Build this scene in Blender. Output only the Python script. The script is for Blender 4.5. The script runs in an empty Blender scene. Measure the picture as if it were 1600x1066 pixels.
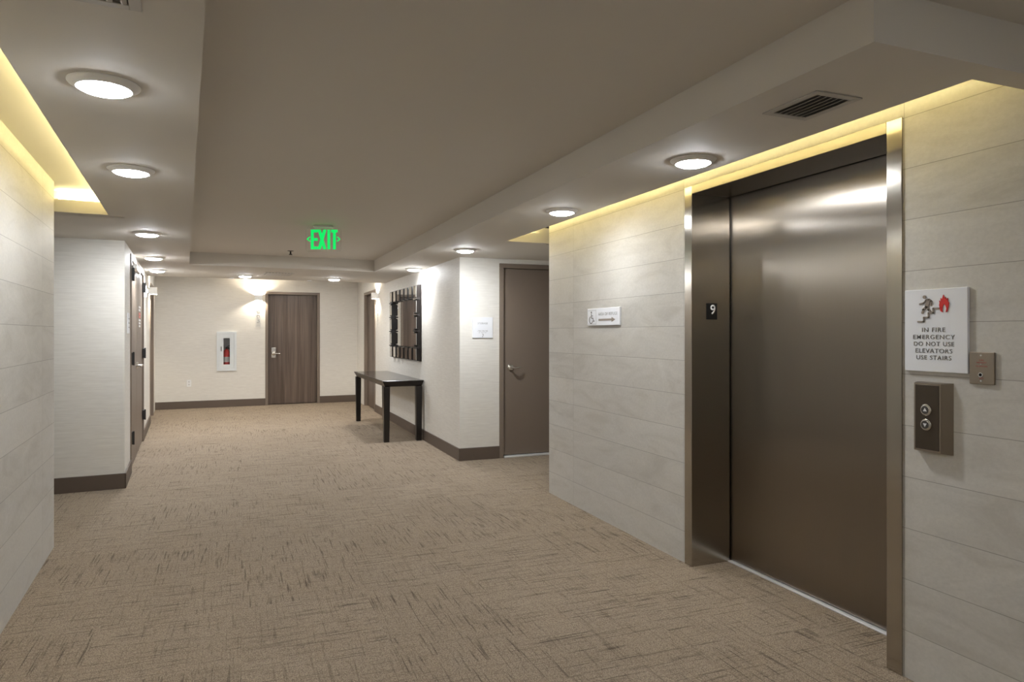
import bpy, bmesh, math, random
from mathutils import Vector, Matrix
random.seed(7)
SC = bpy.context.scene
COL = SC.collection
PI = math.pi

# ------------------------------------------------------------------ camera, world, exposure
CAM_H = 1.37
cam_d = bpy.data.cameras.new('camera')
cam = bpy.data.objects.new('camera', cam_d); COL.objects.link(cam)
cam_d.sensor_fit = 'HORIZONTAL'; cam_d.sensor_width = 36.0
cam_d.lens = 36.0 * 1067 / 1600
cam_d.shift_y = -12 / 1600
cam_d.clip_start = 0.05
YAW = math.atan((800 - 377) / 1067)
cam.location = (0, 0, CAM_H)
cam.rotation_euler = (PI / 2, 0, -YAW)
SC.camera = cam

world = bpy.data.worlds.new('world'); SC.world = world
world.use_nodes = True
world.node_tree.nodes['Background'].inputs[0].default_value = (0.02, 0.018, 0.016, 1)
world.node_tree.nodes['Background'].inputs[1].default_value = 1.0

SC.view_settings.view_transform = 'Standard'
SC.view_settings.look = 'None'
SC.view_settings.gamma = 1.0
SC.view_settings.use_curve_mapping = False
SC.view_settings.exposure = 0.31

LAMP_STRENGTH = 225.0       # glow of the ceiling disc lenses
LAMP_COLOR = (0.945, 0.98, 1.02)
COVE_STRENGTH = 68.0       # LED tape in the coves
COVE_COLOR = (1.0, 0.87, 0.42)
SCONCE_POWER = 30.0

# ------------------------------------------------------------------ main sizes (metres)
ZS = 2.189                 # underside of the dropped soffits
ZC = 2.342                 # raised ceiling and cove ceiling
ZF = 2.47                  # ceiling of the corridor end beyond the soffit
LEDGE = ZS + 0.088         # top of the cove ledge that carries the LED tape
A = math.radians(3.965)    # the left and end walls stand 4 degrees off the elevator wall
UL = Vector((-math.sin(A), math.cos(A), 0))      # along the left walls
UP = Vector((math.cos(A), math.sin(A), 0))       # square to them

# ------------------------------------------------------------------ helpers: properties
def tag(o, label, cat, group=None, kind=None):
    o['label'] = label; o['category'] = cat
    if group: o['group'] = group
    if kind: o['kind'] = kind
    return o

def empty(name, loc, rz=0.0):
    o = bpy.data.objects.new(name, None); COL.objects.link(o)
    o.location = loc; o.rotation_euler = (0, 0, rz)
    o.empty_display_size = 0.05
    return o

def copy_tree(o, parent=None):
    c = o.copy(); COL.objects.link(c)
    if parent: c.parent = parent
    for ch in [x for x in COL.objects if x.parent == o]:
        copy_tree(ch, c)
    return c

# ------------------------------------------------------------------ helpers: meshes
class MB:
    def __init__(s):
        s.bm = bmesh.new()
    def box(s, x0, x1, y0, y1, z0, z1, bev=0.0, seg=2):
        vs = [s.bm.verts.new((x, y, z)) for z in (z0, z1) for y in (y0, y1) for x in (x0, x1)]
        fs = [s.bm.faces.new([vs[i] for i in q]) for q in
              ((0, 2, 3, 1), (4, 5, 7, 6), (0, 1, 5, 4), (2, 6, 7, 3), (0, 4, 6, 2), (1, 3, 7, 5))]
        if bev > 0:
            es = list({e for f in fs for e in f.edges})
            bmesh.ops.bevel(s.bm, geom=es, offset=bev, segments=seg, affect='EDGES', profile=0.5)
        return s
    def prism_z(s, pts, z0, z1):
        a = [s.bm.verts.new((p[0], p[1], z0)) for p in pts]
        b = [s.bm.verts.new((p[0], p[1], z1)) for p in pts]
        n = len(pts)
        s.bm.faces.new(a[::-1]); s.bm.faces.new(b)
        for i in range(n):
            s.bm.faces.new((a[i], a[(i + 1) % n], b[(i + 1) % n], b[i]))
        return s
    def prism_y(s, pts, y0, y1):      # pts in x,z
        a = [s.bm.verts.new((p[0], y0, p[1])) for p in pts]
        b = [s.bm.verts.new((p[0], y1, p[1])) for p in pts]
        n = len(pts)
        s.bm.faces.new(a); s.bm.faces.new(b[::-1])
        for i in range(n):
            s.bm.faces.new((a[(i + 1) % n], a[i], b[i], b[(i + 1) % n]))
        return s
    def frustum(s, back, front, y0, y1):   # rectangles (x0,x1,z0,z1), back at y0, front at y1
        a = [s.bm.verts.new((x, y0, z)) for x, z in ((back[0], back[2]), (back[1], back[2]), (back[1], back[3]), (back[0], back[3]))]
        b = [s.bm.verts.new((x, y1, z)) for x, z in ((front[0], front[2]), (front[1], front[2]), (front[1], front[3]), (front[0], front[3]))]
        s.bm.faces.new(a[::-1]); s.bm.faces.new(b)
        for i in range(4):
            s.bm.faces.new((a[i], a[(i + 1) % 4], b[(i + 1) % 4], b[i]))
        return s
    def stroke_y(s, pts, w, y0, y1):     # capsule strokes joined in the x,z plane
        for (xa, za), (xb, zb) in zip(pts[:-1], pts[1:]):
            d = math.atan2(zb - za, xb - xa)
            poly = []
            for k in range(7):
                t = d + PI / 2 + PI * k / 6
                poly.append((xa + w / 2 * math.cos(t), za + w / 2 * math.sin(t)))
            for k in range(7):
                t = d - PI / 2 + PI * k / 6
                poly.append((xb + w / 2 * math.cos(t), zb + w / 2 * math.sin(t)))
            s.prism_y(poly, y0, y1)
        return s
    def lathe(s, prof, c=(0, 0, 0), axis='Z', seg=40, cap=True):
        rings = []
        for r, h in prof:
            ring = []
            for k in range(seg):
                t = 2 * PI * k / seg
                x, y = r * math.cos(t), r * math.sin(t)
                p = {'Z': (x, y, h), 'Y': (x, h, y), 'X': (h, x, y)}[axis]
                ring.append(s.bm.verts.new((p[0] + c[0], p[1] + c[1], p[2] + c[2])))
            rings.append(ring)
        for a, b in zip(rings[:-1], rings[1:]):
            for k in range(seg):
                s.bm.faces.new((a[k], a[(k + 1) % seg], b[(k + 1) % seg], b[k]))
        if cap:
            s.bm.faces.new(rings[0][::-1]); s.bm.faces.new(rings[-1])
        return s
    def tube(s, pts, r, seg=12):
        pts = [Vector(p) for p in pts]
        rr = r if isinstance(r, (list, tuple)) else [r] * len(pts)
        rings = []
        up = Vector((0, 0, 1))
        for i, p in enumerate(pts):
            d = (pts[min(i + 1, len(pts) - 1)] - pts[max(i - 1, 0)]).normalized()
            n = d.cross(up)
            if n.length < 1e-3: n = d.cross(Vector((1, 0, 0)))
            n.normalize(); m = d.cross(n).normalized()
            rings.append([s.bm.verts.new(p + rr[i] * (math.cos(2 * PI * k / seg) * n + math.sin(2 * PI * k / seg) * m)) for k in range(seg)])
        for a, b in zip(rings[:-1], rings[1:]):
            for k in range(seg):
                s.bm.faces.new((a[k], a[(k + 1) % seg], b[(k + 1) % seg], b[k]))
        s.bm.faces.new(rings[0][::-1]); s.bm.faces.new(rings[-1])
        return s
    def wall(s, x0, x1, z0, z1, th, holes=()):
        xs = sorted({x0, x1, *[h[0] for h in holes], *[h[1] for h in holes]})
        zs = sorted({z0, z1, *[h[2] for h in holes], *[h[3] for h in holes]})
        def solid(i, j):
            if i < 0 or j < 0 or i >= len(xs) - 1 or j >= len(zs) - 1: return False
            cx, cz = (xs[i] + xs[i + 1]) / 2, (zs[j] + zs[j + 1]) / 2
            return not any(h[0] < cx < h[1] and h[2] < cz < h[3] for h in holes)
        V = {}
        def v(i, y, j):
            k = (i, y, j)
            if k not in V: V[k] = s.bm.verts.new((xs[i], 0.0 if y == 0 else th, zs[j]))
            return V[k]
        for i in range(len(xs) - 1):
            for j in range(len(zs) - 1):
                if not solid(i, j): continue
                s.bm.faces.new((v(i, 0, j), v(i + 1, 0, j), v(i + 1, 0, j + 1), v(i, 0, j + 1)))
                s.bm.faces.new((v(i, 1, j), v(i, 1, j + 1), v(i + 1, 1, j + 1), v(i + 1, 1, j)))
                if not solid(i - 1, j): s.bm.faces.new((v(i, 0, j), v(i, 0, j + 1), v(i, 1, j + 1), v(i, 1, j)))
                if not solid(i + 1, j): s.bm.faces.new((v(i + 1, 0, j), v(i + 1, 1, j), v(i + 1, 1, j + 1), v(i + 1, 0, j + 1)))
                if not solid(i, j - 1): s.bm.faces.new((v(i, 0, j), v(i, 1, j), v(i + 1, 1, j), v(i + 1, 0, j)))
                if not solid(i, j + 1): s.bm.faces.new((v(i, 0, j + 1), v(i + 1, 0, j + 1), v(i + 1, 1, j + 1), v(i, 1, j + 1)))
        return s
    def build(s, name, mat, parent=None, smooth=False, loc=None, rz=0.0):
        bmesh.ops.recalc_face_normals(s.bm, faces=s.bm.faces)
        uvl = s.bm.loops.layers.uv.new('uv')
        for f in s.bm.faces:
            n = f.normal
            for l in f.loops:
                c = l.vert.co
                if abs(n.y) >= abs(n.x) and abs(n.y) >= abs(n.z): l[uvl].uv = (c.x, c.z)
                elif abs(n.x) >= abs(n.z): l[uvl].uv = (c.y, c.z)
                else: l[uvl].uv = (c.x, c.y)
        me = bpy.data.meshes.new(name)
        s.bm.to_mesh(me); s.bm.free()
        for m in (mat if isinstance(mat, (list, tuple)) else [mat]):
            me.materials.append(m)
        if smooth:
            for p in me.polygons: p.use_smooth = True
            try: me.set_sharp_from_angle(angle=math.radians(35))
            except Exception: pass
        o = bpy.data.objects.new(name, me); COL.objects.link(o)
        if parent is not None: o.parent = parent
        if loc is not None: o.location = loc
        if rz: o.rotation_euler = (0, 0, rz)
        return o

def text(name, s, mat, parent, x, z, y, height, width=None, depth=0.0008, bold=0.0, align='CENTER', rot=0.0):
    """flat raised lettering in the x,z plane of the parent, facing -y; x is the centre, z the baseline"""
    cu = bpy.data.curves.new(name, 'FONT'); cu.body = s
    cu.align_x = 'LEFT'; cu.size = 1.0; cu.offset = bold; cu.resolution_u = 4; cu.space_character = 1.14
    tmp = bpy.data.objects.new(name, cu); COL.objects.link(tmp)
    bpy.context.view_layer.update()
    me = bpy.data.meshes.new_from_object(tmp.evaluated_get(bpy.context.evaluated_depsgraph_get()))
    COL.objects.unlink(tmp); bpy.data.objects.remove(tmp)
    xs = [v.co.x for v in me.vertices]; ys = [v.co.y for v in me.vertices]
    capped = [v.co.y for v in me.vertices if v.co.y >= 0]
    w = max(xs) - min(xs); h = max(ys) - 0.0
    sy = height / h; sx = (width / w) if width else sy
    mx = (max(xs) + min(xs)) / 2
    bm = bmesh.new(); bm.from_mesh(me); bpy.data.meshes.remove(me)
    for v in bm.verts:
        px, pz = (v.co.x - mx) * sx, v.co.y * sy
        if rot:
            px, pz = px * math.cos(rot) - pz * math.sin(rot), px * math.sin(rot) + pz * math.cos(rot)
        v.co = (x + px, y, z + pz)
    ret = bmesh.ops.extrude_face_region(bm, geom=list(bm.faces))
    for v in [g for g in ret['geom'] if isinstance(g, bmesh.types.BMVert)]:
        v.co.y -= depth
    mb = MB(); mb.bm.free(); mb.bm = bm
    return mb.build(name, mat, parent)

# ------------------------------------------------------------------ helpers: materials
def srgb(r, g, b):
    def f(c):
        c /= 255.0
        return c / 12.92 if c <= 0.04045 else ((c + 0.055) / 1.055) ** 2.4
    return (f(r), f(g), f(b), 1.0)

class NT:
    def __init__(s, name):
        s.m = bpy.data.materials.new(name); s.m.use_nodes = True
        s.t = s.m.node_tree
        s.p = s.t.nodes['Principled BSDF']
    def n(s, typ, ins=None, **props):
        nd = s.t.nodes.new(typ)
        for k, v in props.items(): setattr(nd, k, v)
        for k, v in (ins or {}).items(): s.set(nd.inputs[k], v)
        return nd
    def set(s, sock, v):
        if isinstance(v, bpy.types.NodeSocket): s.t.links.new(v, sock)
        else: sock.default_value = v
    def math(s, op, a, b=None, c=None, clamp=False):
        nd = s.t.nodes.new('ShaderNodeMath'); nd.operation = op; nd.use_clamp = clamp
        s.set(nd.inputs[0], a)
        if b is not None: s.set(nd.inputs[1], b)
        if c is not None: s.set(nd.inputs[2], c)
        return nd.outputs[0]
    def mix(s, f, a, b):
        nd = s.t.nodes.new('ShaderNodeMix'); nd.data_type = 'RGBA'
        s.set(nd.inputs[0], f); s.set(nd.inputs[6], a); s.set(nd.inputs[7], b)
        return nd.outputs[2]
    def ramp(s, v, lo, hi, a=0.0, b=1.0):
        nd = s.t.nodes.new('ShaderNodeMapRange')
        s.set(nd.inputs[0], v); nd.inputs[1].default_value = lo; nd.inputs[2].default_value = hi
        nd.inputs[3].default_value = a; nd.inputs[4].default_value = b
        return nd.outputs[0]
    def noise(s, vec, scale=5.0, detail=2.0, rough=0.5, dist=0.0):
        nd = s.n('ShaderNodeTexNoise', {'Scale': scale, 'Detail': detail, 'Roughness': rough, 'Distortion': dist})
        s.t.links.new(vec, nd.inputs['Vector'])
        return nd.outputs['Fac']
    def coord(s):
        return s.n('ShaderNodeTexCoord').outputs['Object']
    def scaled(s, vec, sc, loc=(0, 0, 0)):
        nd = s.n('ShaderNodeMapping'); s.t.links.new(vec, nd.inputs[0])
        nd.inputs['Scale'].default_value = sc; nd.inputs['Location'].default_value = loc
        return nd.outputs[0]
    def bump(s, h, strength=0.2, dist=0.002):
        nd = s.n('ShaderNodeBump', {'Strength': strength, 'Distance': dist})
        s.t.links.new(h, nd.inputs['Height']); s.t.links.new(nd.outputs[0], s.p.inputs['Normal'])
    def base(s, v): s.set(s.p.inputs['Base Color'], v)
    def rough(s, v): s.set(s.p.inputs['Roughness'], v)

def plain(name, col, rough=0.5, metal=0.0, spec=0.5, var=0.03, scale=40):
    k = NT(name)
    f = k.noise(k.coord(), scale, 2)
    dark = (col[0] * (1 - var), col[1] * (1 - var), col[2] * (1 - var), 1)
    lite = (min(1, col[0] * (1 + var)), min(1, col[1] * (1 + var)), min(1, col[2] * (1 + var)), 1)
    k.base(k.mix(f, dark, lite)); k.rough(rough)
    k.p.inputs['Metallic'].default_value = metal
    k.p.inputs['Specular IOR Level'].default_value = spec
    return k.m

def emitter(name, col, strength, base=(0.8, 0.8, 0.8, 1)):
    k = NT(name); k.base(base)
    k.p.inputs['Emission Color'].default_value = (*col[:3], 1)
    k.p.inputs['Emission Strength'].default_value = strength
    return k.m

def m_paint():
    k = NT('ceiling_paint'); c = k.coord()
    f = k.noise(c, 1.3, 3)
    k.base(k.mix(f, (0.655, 0.62, 0.565, 1), (0.685, 0.65, 0.595, 1)))
    k.rough(0.75); k.p.inputs['Specular IOR Level'].default_value = 0.25
    k.bump(k.noise(c, 260, 2), 0.06, 0.001)
    return k.m

def m_wallpaper():
    k = NT('grasscloth_wallpaper'); c = k.coord()
    f1 = k.noise(k.scaled(c, (3.0, 3.0, 170)), 1.0, 3, 0.6)
    f2 = k.noise(k.scaled(c, (9.0, 9.0, 55)), 1.0, 2, 0.5)
    f = k.math('ADD', k.math('MULTIPLY', f1, 0.65), k.math('MULTIPLY', f2, 0.35))
    f = k.ramp(f, 0.33, 0.67)
    k.base(k.mix(f, (0.66, 0.63, 0.575, 1), (0.775, 0.75, 0.695, 1)))
    k.rough(0.6); k.p.inputs['Specular IOR Level'].default_value = 0.3
    k.bump(f, 0.12, 0.001)
    return k.m

def m_stone(name, x0, colw):
    k = NT(name); c = k.coord()
    sep = k.n('ShaderNodeSeparateXYZ'); k.t.links.new(c, sep.inputs[0])
    x, z = sep.outputs[0], sep.outputs[2]
    zr = k.math('DIVIDE', k.math('SUBTRACT', z, 0.187), 0.2042)
    xr = k.math('DIVIDE', k.math('SUBTRACT', x, x0), colw)
    row, col = k.math('FLOOR', zr), k.math('FLOOR', xr)
    zf, xf = k.math('FRACT', zr), k.math('FRACT', xr)
    def edge(f, w): return k.math('LESS_THAN', k.math('MINIMUM', f, k.math('SUBTRACT', 1.0, f)), w)
    joint = k.math('MAXIMUM', edge(zf, 0.0065), edge(xf, 0.0012 / colw))
    cmb = k.n('ShaderNodeCombineXYZ', {'X': row, 'Y': col, 'Z': 3.0})
    wn = k.n('ShaderNodeTexWhiteNoise'); k.t.links.new(cmb.outputs[0], wn.inputs['Vector'])
    r = wn.outputs['Value']
    off = k.n('ShaderNodeVectorMath', operation='SCALE'); k.t.links.new(wn.outputs['Color'], off.inputs[0]); off.inputs['Scale'].default_value = 30
    add = k.n('ShaderNodeVectorMath', operation='ADD'); k.t.links.new(c, add.inputs[0]); k.t.links.new(off.outputs[0], add.inputs[1])
    vein = k.noise(k.scaled(add.outputs[0], (2.2, 2.2, 7.0)), 1.0, 6, 0.62, 1.2)
    grain = k.noise(k.scaled(add.outputs[0], (55, 55, 75)), 1.0, 4, 0.7)
    col1 = k.mix(k.ramp(r, 0, 1), (0.49, 0.47, 0.43, 1), (0.58, 0.555, 0.51, 1))
    col2 = k.mix(k.ramp(vein, 0.35, 0.7), col1, (0.605, 0.585, 0.545, 1))
    col3 = k.mix(k.ramp(vein, 0.30, 0.46, 0.35, 0.0), col2, (0.45, 0.42, 0.375, 1))
    col4 = k.mix(k.ramp(grain, 0.35, 0.65, 0.16, 0.0), col3, (0.28, 0.27, 0.25, 1))
    k.base(k.mix(k.math('MULTIPLY', joint, 0.6), col4, (0.16, 0.15, 0.13, 1)))
    k.rough(k.ramp(vein, 0.3, 0.7, 0.50, 0.60)); k.p.inputs['Specular IOR Level'].default_value = 0.22
    h = k.math('SUBTRACT', k.math('MULTIPLY', grain, 0.15), joint)
    k.bump(h, 0.25, 0.0015)
    return k.m

def m_carpet():
    k = NT('carpet_tile'); c = k.coord()
    sep = k.n('ShaderNodeSeparateXYZ'); k.t.links.new(c, sep.inputs[0])
    x, y = sep.outputs[0], sep.outputs[1]
    T = 0.61
    tx, ty = k.math('FLOOR', k.math('DIVIDE', x, T)), k.math('FLOOR', k.math('DIVIDE', y, T))
    cmb = k.n('ShaderNodeCombineXYZ', {'X': tx, 'Y': ty, 'Z': 1.0})
    wn = k.n('ShaderNodeTexWhiteNoise'); k.t.links.new(cmb.outputs[0], wn.inputs['Vector'])
    off = k.n('ShaderNodeVectorMath', operation='SCALE'); k.t.links.new(wn.outputs['Color'], off.inputs[0]); off.inputs['Scale'].default_value = 40
    add = k.n('ShaderNodeVectorMath', operation='ADD'); k.t.links.new(c, add.inputs[0]); k.t.links.new(off.outputs[0], add.inputs[1])
    P = add.outputs[0]
    turn = k.math('GREATER_THAN', wn.outputs['Value'], 0.5)
    notturn = k.math('SUBTRACT', 1.0, turn)
    def dashes(sc, lo, hi): return k.ramp(k.noise(k.scaled(P, sc), 1.0, 2, 0.55), lo, hi)
    patch = k.ramp(k.noise(k.scaled(P, (2.6, 2.6, 1)), 1.0, 2), 0.42, 0.66)
    dy = dashes((105, 3.8, 1), 0.57, 0.68)       # dashes running along y
    dx = dashes((3.8, 105, 1), 0.57, 0.68)       # dashes running along x
    wy = dashes((38, 5.0, 1), 0.58, 0.68)       # broader dark weft
    wx = dashes((5.0, 38, 1), 0.58, 0.68)
    main = k.math('ADD', k.math('MULTIPLY', dy, turn), k.math('MULTIPLY', dx, notturn))
    cross = k.math('ADD', k.math('MULTIPLY', dx, turn), k.math('MULTIPLY', dy, notturn))
    broad = k.math('ADD', k.math('MULTIPLY', wy, turn), k.math('MULTIPLY', wx, notturn))
    d = k.math('ADD', k.math('MULTIPLY', main, 0.75), k.math('MULTIPLY', cross, 0.42))
    d = k.math('ADD', d, k.math('MULTIPLY', k.math('MULTIPLY', broad, patch), 0.55), clamp=True)
    loop = k.n('ShaderNodeTexVoronoi', {'Scale': 1.0}); k.t.links.new(k.scaled(c, (230, 210, 1)), loop.inputs['Vector'])
    pile = k.ramp(loop.outputs['Distance'], 0.2, 0.7)
    speck = k.noise(c, 170, 2, 0.7)
    tone = k.noise(k.scaled(P, (1.6, 1.6, 1)), 1.0, 2)
    b = k.mix(k.ramp(tone, 0.35, 0.65), (0.40, 0.318, 0.232, 1), (0.435, 0.348, 0.258, 1))
    b = k.mix(k.ramp(wn.outputs['Value'], 0.0, 1.0, 0.0, 0.22), b, (0.27, 0.212, 0.152, 1))
    b = k.mix(k.ramp(speck, 0.38, 0.62, 0.0, 0.34), b, (0.52, 0.435, 0.335, 1))
    b = k.mix(k.math('MULTIPLY', pile, 0.62), b, (0.115, 0.086, 0.062, 1))
    b = k.mix(k.math('MULTIPLY', d, 0.80), b, (0.075, 0.054, 0.038, 1))
    k.base(b); k.rough(0.95); k.p.inputs['Specular IOR Level'].default_value = 0.1
    k.bump(k.math('SUBTRACT', k.math('MULTIPLY', pile, -0.8), k.math('MULTIPLY', d, 0.5)), 0.5, 0.004)
    return k.m

def m_wood():
    k = NT('door_wood_veneer'); c = k.coord()
    a = k.noise(k.scaled(c, (34, 34, 0.9)), 1.0, 4, 0.6, 0.4)
    b = k.noise(k.scaled(c, (7, 7, 0.25)), 1.0, 2)
    f = k.math('ADD', k.math('MULTIPLY', a, 0.6), k.math('MULTIPLY', b, 0.4))
    k.base(k.mix(k.ramp(f, 0.34, 0.66), srgb(70, 58, 49), srgb(114, 98, 87)))
    k.rough(0.42); k.bump(a, 0.08, 0.001)
    return k.m

def m_steel(name, col, rough, aniso=0.8, wob=0.03):
    k = NT(name); c = k.coord()
    k.p.inputs['Metallic'].default_value = 1.0
    f = k.noise(k.scaled(c, (700, 700, 3)), 1.0, 2)
    lo = tuple(v * 0.93 for v in col[:3]) + (1,)
    k.base(k.mix(f, lo, col))
    k.rough(rough)
    tn = k.n('ShaderNodeTangent', direction_type='UV_MAP', uv_map='uv')
    k.t.links.new(tn.outputs[0], k.p.inputs['Tangent'])
    k.p.inputs['Anisotropic'].default_value = aniso
    k.p.inputs['Anisotropic Rotation'].default_value = 0.0
    return k.m

def m_glass(name, rough=0.02, tint=(1, 1, 1, 1)):
    k = NT(name); k.base(tint); k.rough(rough)
    k.p.inputs['Transmission Weight'].default_value = 1.0
    k.p.inputs['IOR'].default_value = 1.45
    return k.m

PAINT = m_paint()
PAPER = m_wallpaper()
STONE_R = m_stone('limestone_tile_elevator_wall', 0.463, 1.46)
STONE_L = m_stone('limestone_tile_left_wall', -0.398, 1.46)
CARPET = m_carpet()
WOOD = m_wood()
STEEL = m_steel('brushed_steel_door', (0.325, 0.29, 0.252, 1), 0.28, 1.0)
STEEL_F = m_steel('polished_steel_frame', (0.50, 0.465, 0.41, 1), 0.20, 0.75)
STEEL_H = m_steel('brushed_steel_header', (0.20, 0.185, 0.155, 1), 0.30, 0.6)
STEEL_P = m_steel('brushed_bronze_plate', (0.36, 0.31, 0.255, 1), 0.34, 0.6)
CHROME = plain('satin_chrome', (0.72, 0.70, 0.66, 1), 0.22, 1.0)
ALU = plain('aluminium_threshold', (0.82, 0.82, 0.82, 1), 0.35, 0.4)
TAUPE = plain('taupe_door_paint', srgb(120, 107, 95), 0.42, var=0.02, scale=12)
TAUPE_F = plain('taupe_frame_paint', srgb(124, 111, 99), 0.42, var=0.02, scale=12)
BASEB = plain('brown_vinyl_base', srgb(94, 81, 71), 0.5, var=0.03, scale=20)
WHITE = plain('white_enamel', (0.80, 0.81, 0.82, 1), 0.4, var=0.01)
TRIMW = plain('white_trim', (0.86, 0.85, 0.83, 1), 0.45, var=0.01)
VENT_T = plain('vent_throat_grey', (0.10, 0.093, 0.085, 1), 0.7)
VENTM = plain('painted_vent_metal', (0.50, 0.475, 0.44, 1), 0.5, var=0.02)
DARK = plain('dark_void', (0.012, 0.011, 0.010, 1), 0.8)
BLACKM = plain('black_metal', (0.018, 0.017, 0.017, 1), 0.4)
ESPRESSO = plain('espresso_wood', (0.010, 0.0075, 0.0065, 1), 0.28, var=0.25, scale=18)
ESP_TOP = plain('espresso_gloss_top', (0.014, 0.011, 0.010, 1), 0.16, var=0.15, scale=18)
SIGN = plain('white_acrylic_sign', (0.78, 0.79, 0.82, 1), 0.35, var=0.01)
SIGN_T = plain('grey_sign_lettering', srgb(120, 116, 112), 0.5)
SIGN_L = plain('pale_grey_sign_lettering', srgb(165, 164, 163), 0.5)
SIGN_B = plain('taupe_pictogram', srgb(140, 128, 116), 0.5)
RED = plain('red_enamel', (0.62, 0.025, 0.022, 1), 0.3)
RED_T = plain('red_engraved_lettering', (0.36, 0.05, 0.04, 1), 0.5)
SILVER = plain('mirror_silver', (0.86, 0.86, 0.84, 1), 0.02, 1.0, var=0.0)
GREEN = emitter('exit_green_letters', (0.0, 0.62, 0.10), 1.0, (0.0, 0.35, 0.08, 1))
LENS = emitter('lamp_lens', LAMP_COLOR, LAMP_STRENGTH)
TAPE = emitter('led_tape', COVE_COLOR, COVE_STRENGTH)
GLASS = m_glass('clear_glass')
ACRYL = m_glass('exit_sign_acrylic', 0.03, (0.97, 0.98, 0.97, 1))
PLATE9 = plain('black_number_plate', (0.006, 0.006, 0.006, 1), 0.3)
PLATE_N = plain('white_number', (0.75, 0.75, 0.75, 1), 0.5)
RUBBER = plain('black_rubber', (0.015, 0.015, 0.015, 1), 0.6)
LABELW = plain('white_label', (0.75, 0.72, 0.70, 1), 0.5)

def structure(o, label, cat):
    return tag(o, label, cat, kind='structure')

# ------------------------------------------------------------------ floor and ceilings
structure(MB().box(-4.2, 4.4, -3.8, 14.6, -0.06, 0.0).build('floor', CARPET),
          'brown loop carpet with dark crosshatched dashes over the whole lobby and corridor', 'floor')

def on_l(p, y):
    """point at height y of the plan on the line through p along the left walls"""
    t = (y - p[1]) / UL.y
    return (p[0] + UL.x * t, y)
TRAY = (-0.576, 8.975)      # right edge of the left soffit
COVE = (-0.855, 5.42)       # left edge of the left soffit, over the slot
SLW = (-1.116, 5.15)        # end of the left stone wall
LCO = (-0.96, 6.88)         # corner of the left corridor wall
FAO = (-1.465, 13.69)       # left corner of the end wall
END_L, END_R = (-1.242, 10.95), (2.18, 11.13)   # far edge of the soffit

c = MB()
c.prism_z([(-1.9, -3.8), (2.58, -3.8), (2.58, 5.9), (1.9, 5.9), (1.9, 9.5), (-0.8, 9.5), (-0.8, 5.9), (-1.9, 5.9)], ZC, ZC + 0.06)
structure(c.build('ceiling', PAINT), 'raised flat taupe ceiling panel in the middle of the lobby', 'ceiling')
c = MB()
c.prism_z([(END_L[0] - 0.4, END_L[1] - 0.3), (2.5, END_R[1] - 0.3), (2.5, 14.3), (-2.0, 14.3)], ZF, ZF + 0.06)
structure(c.build('ceiling', PAINT), 'higher ceiling strip at the far end of the corridor beyond the soffit', 'ceiling')

def off_l(p, d):            # shift square to the left walls
    return (p[0] + UP.x * d, p[1] + UP.y * d)
EDGE_IN = off_l(COVE, 0.10)
s = MB()
y0 = -3.6
s.prism_z([on_l(EDGE_IN, y0), on_l(TRAY, y0), on_l(TRAY, 5.5), on_l(EDGE_IN, 5.5)], ZS, ZC)                      # strip with the lights
s.prism_z([on_l(COVE, y0), on_l(EDGE_IN, y0), on_l(EDGE_IN, 5.5), on_l(COVE, 5.42)], ZS, LEDGE)                 # ledge for the LED tape
s.prism_z([(-1.26, COVE[1] - 0.028), COVE, (EDGE_IN[0], 5.52), (-1.26, 5.50)], ZS, LEDGE)                       # ledge across the slot's end
structure(s.build('ceiling', PAINT), 'dropped soffit along the left wall with the yellow lit slot', 'soffit')
# soffit around the far end: left recess, corridor sides and end, over the alcove at the right
s = MB()
lc_end = on_l(LCO, END_L[1])
s.prism_z([(-4.0, 5.30), (-1.26, 5.48), on_l(EDGE_IN, 5.5), on_l(TRAY, 5.5), TRAY, (1.645, 9.13), (1.65, 5.76), (2.46, 5.76), (4.2, 5.76),
           (4.2, 7.02), (2.18, 7.02), END_R, lc_end, LCO, (-4.0, 6.67)], ZS, ZC)
structure(s.build('ceiling', PAINT), 'dropped soffit framing the far end of the raised ceiling', 'soffit')
s = MB()
s.prism_z([(1.65, 1.407), (2.46, 1.407), (2.46, 1.50), (2.09, 1.50), (2.09, 5.76), (1.65, 5.76)], ZS, ZC)
s.prism_z([(2.09, 1.50), (2.19, 1.50), (2.19, 5.66), (2.09, 5.76)], ZS, LEDGE)
s.prism_z([(2.19, 5.66), (2.62, 5.66), (2.62, 5.76), (2.09, 5.76)], ZS, LEDGE)
structure(s.build('ceiling', PAINT), 'dropped soffit beside the elevator with the yellow lit slot', 'soffit')

# LED tape lying on the cove ledges
def tape(pts, label):
    m = MB()
    for a, b in zip(pts[:-1], pts[1:]):
        a, b = Vector((*a, 0)), Vector((*b, 0)); d = (b - a).normalized(); n = Vector((-d.y, d.x, 0)) * 0.006
        m.prism_z([(a + n)[:2], (a - n)[:2], (b - n)[:2], (b + n)[:2]], LEDGE, LEDGE + 0.007)
    return tag(m.build('led_strip', TAPE), label, 'light strip')
TL = off_l(COVE, 0.05)
tape([on_l(TL, -3.5), on_l(TL, 5.40)], 'yellow LED tape hidden on the soffit ledge along the left stone wall')
tape([(-1.15, 5.435), on_l(TL, 5.46)], 'short yellow LED tape across the far end of the left slot')
tape([(2.14, 1.55), (2.14, 5.64)], 'yellow LED tape hidden on the soffit ledge above the elevator')
tape([(2.14, 5.71), (2.45, 5.71)], 'short yellow LED tape across the far end of the elevator slot')

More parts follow.
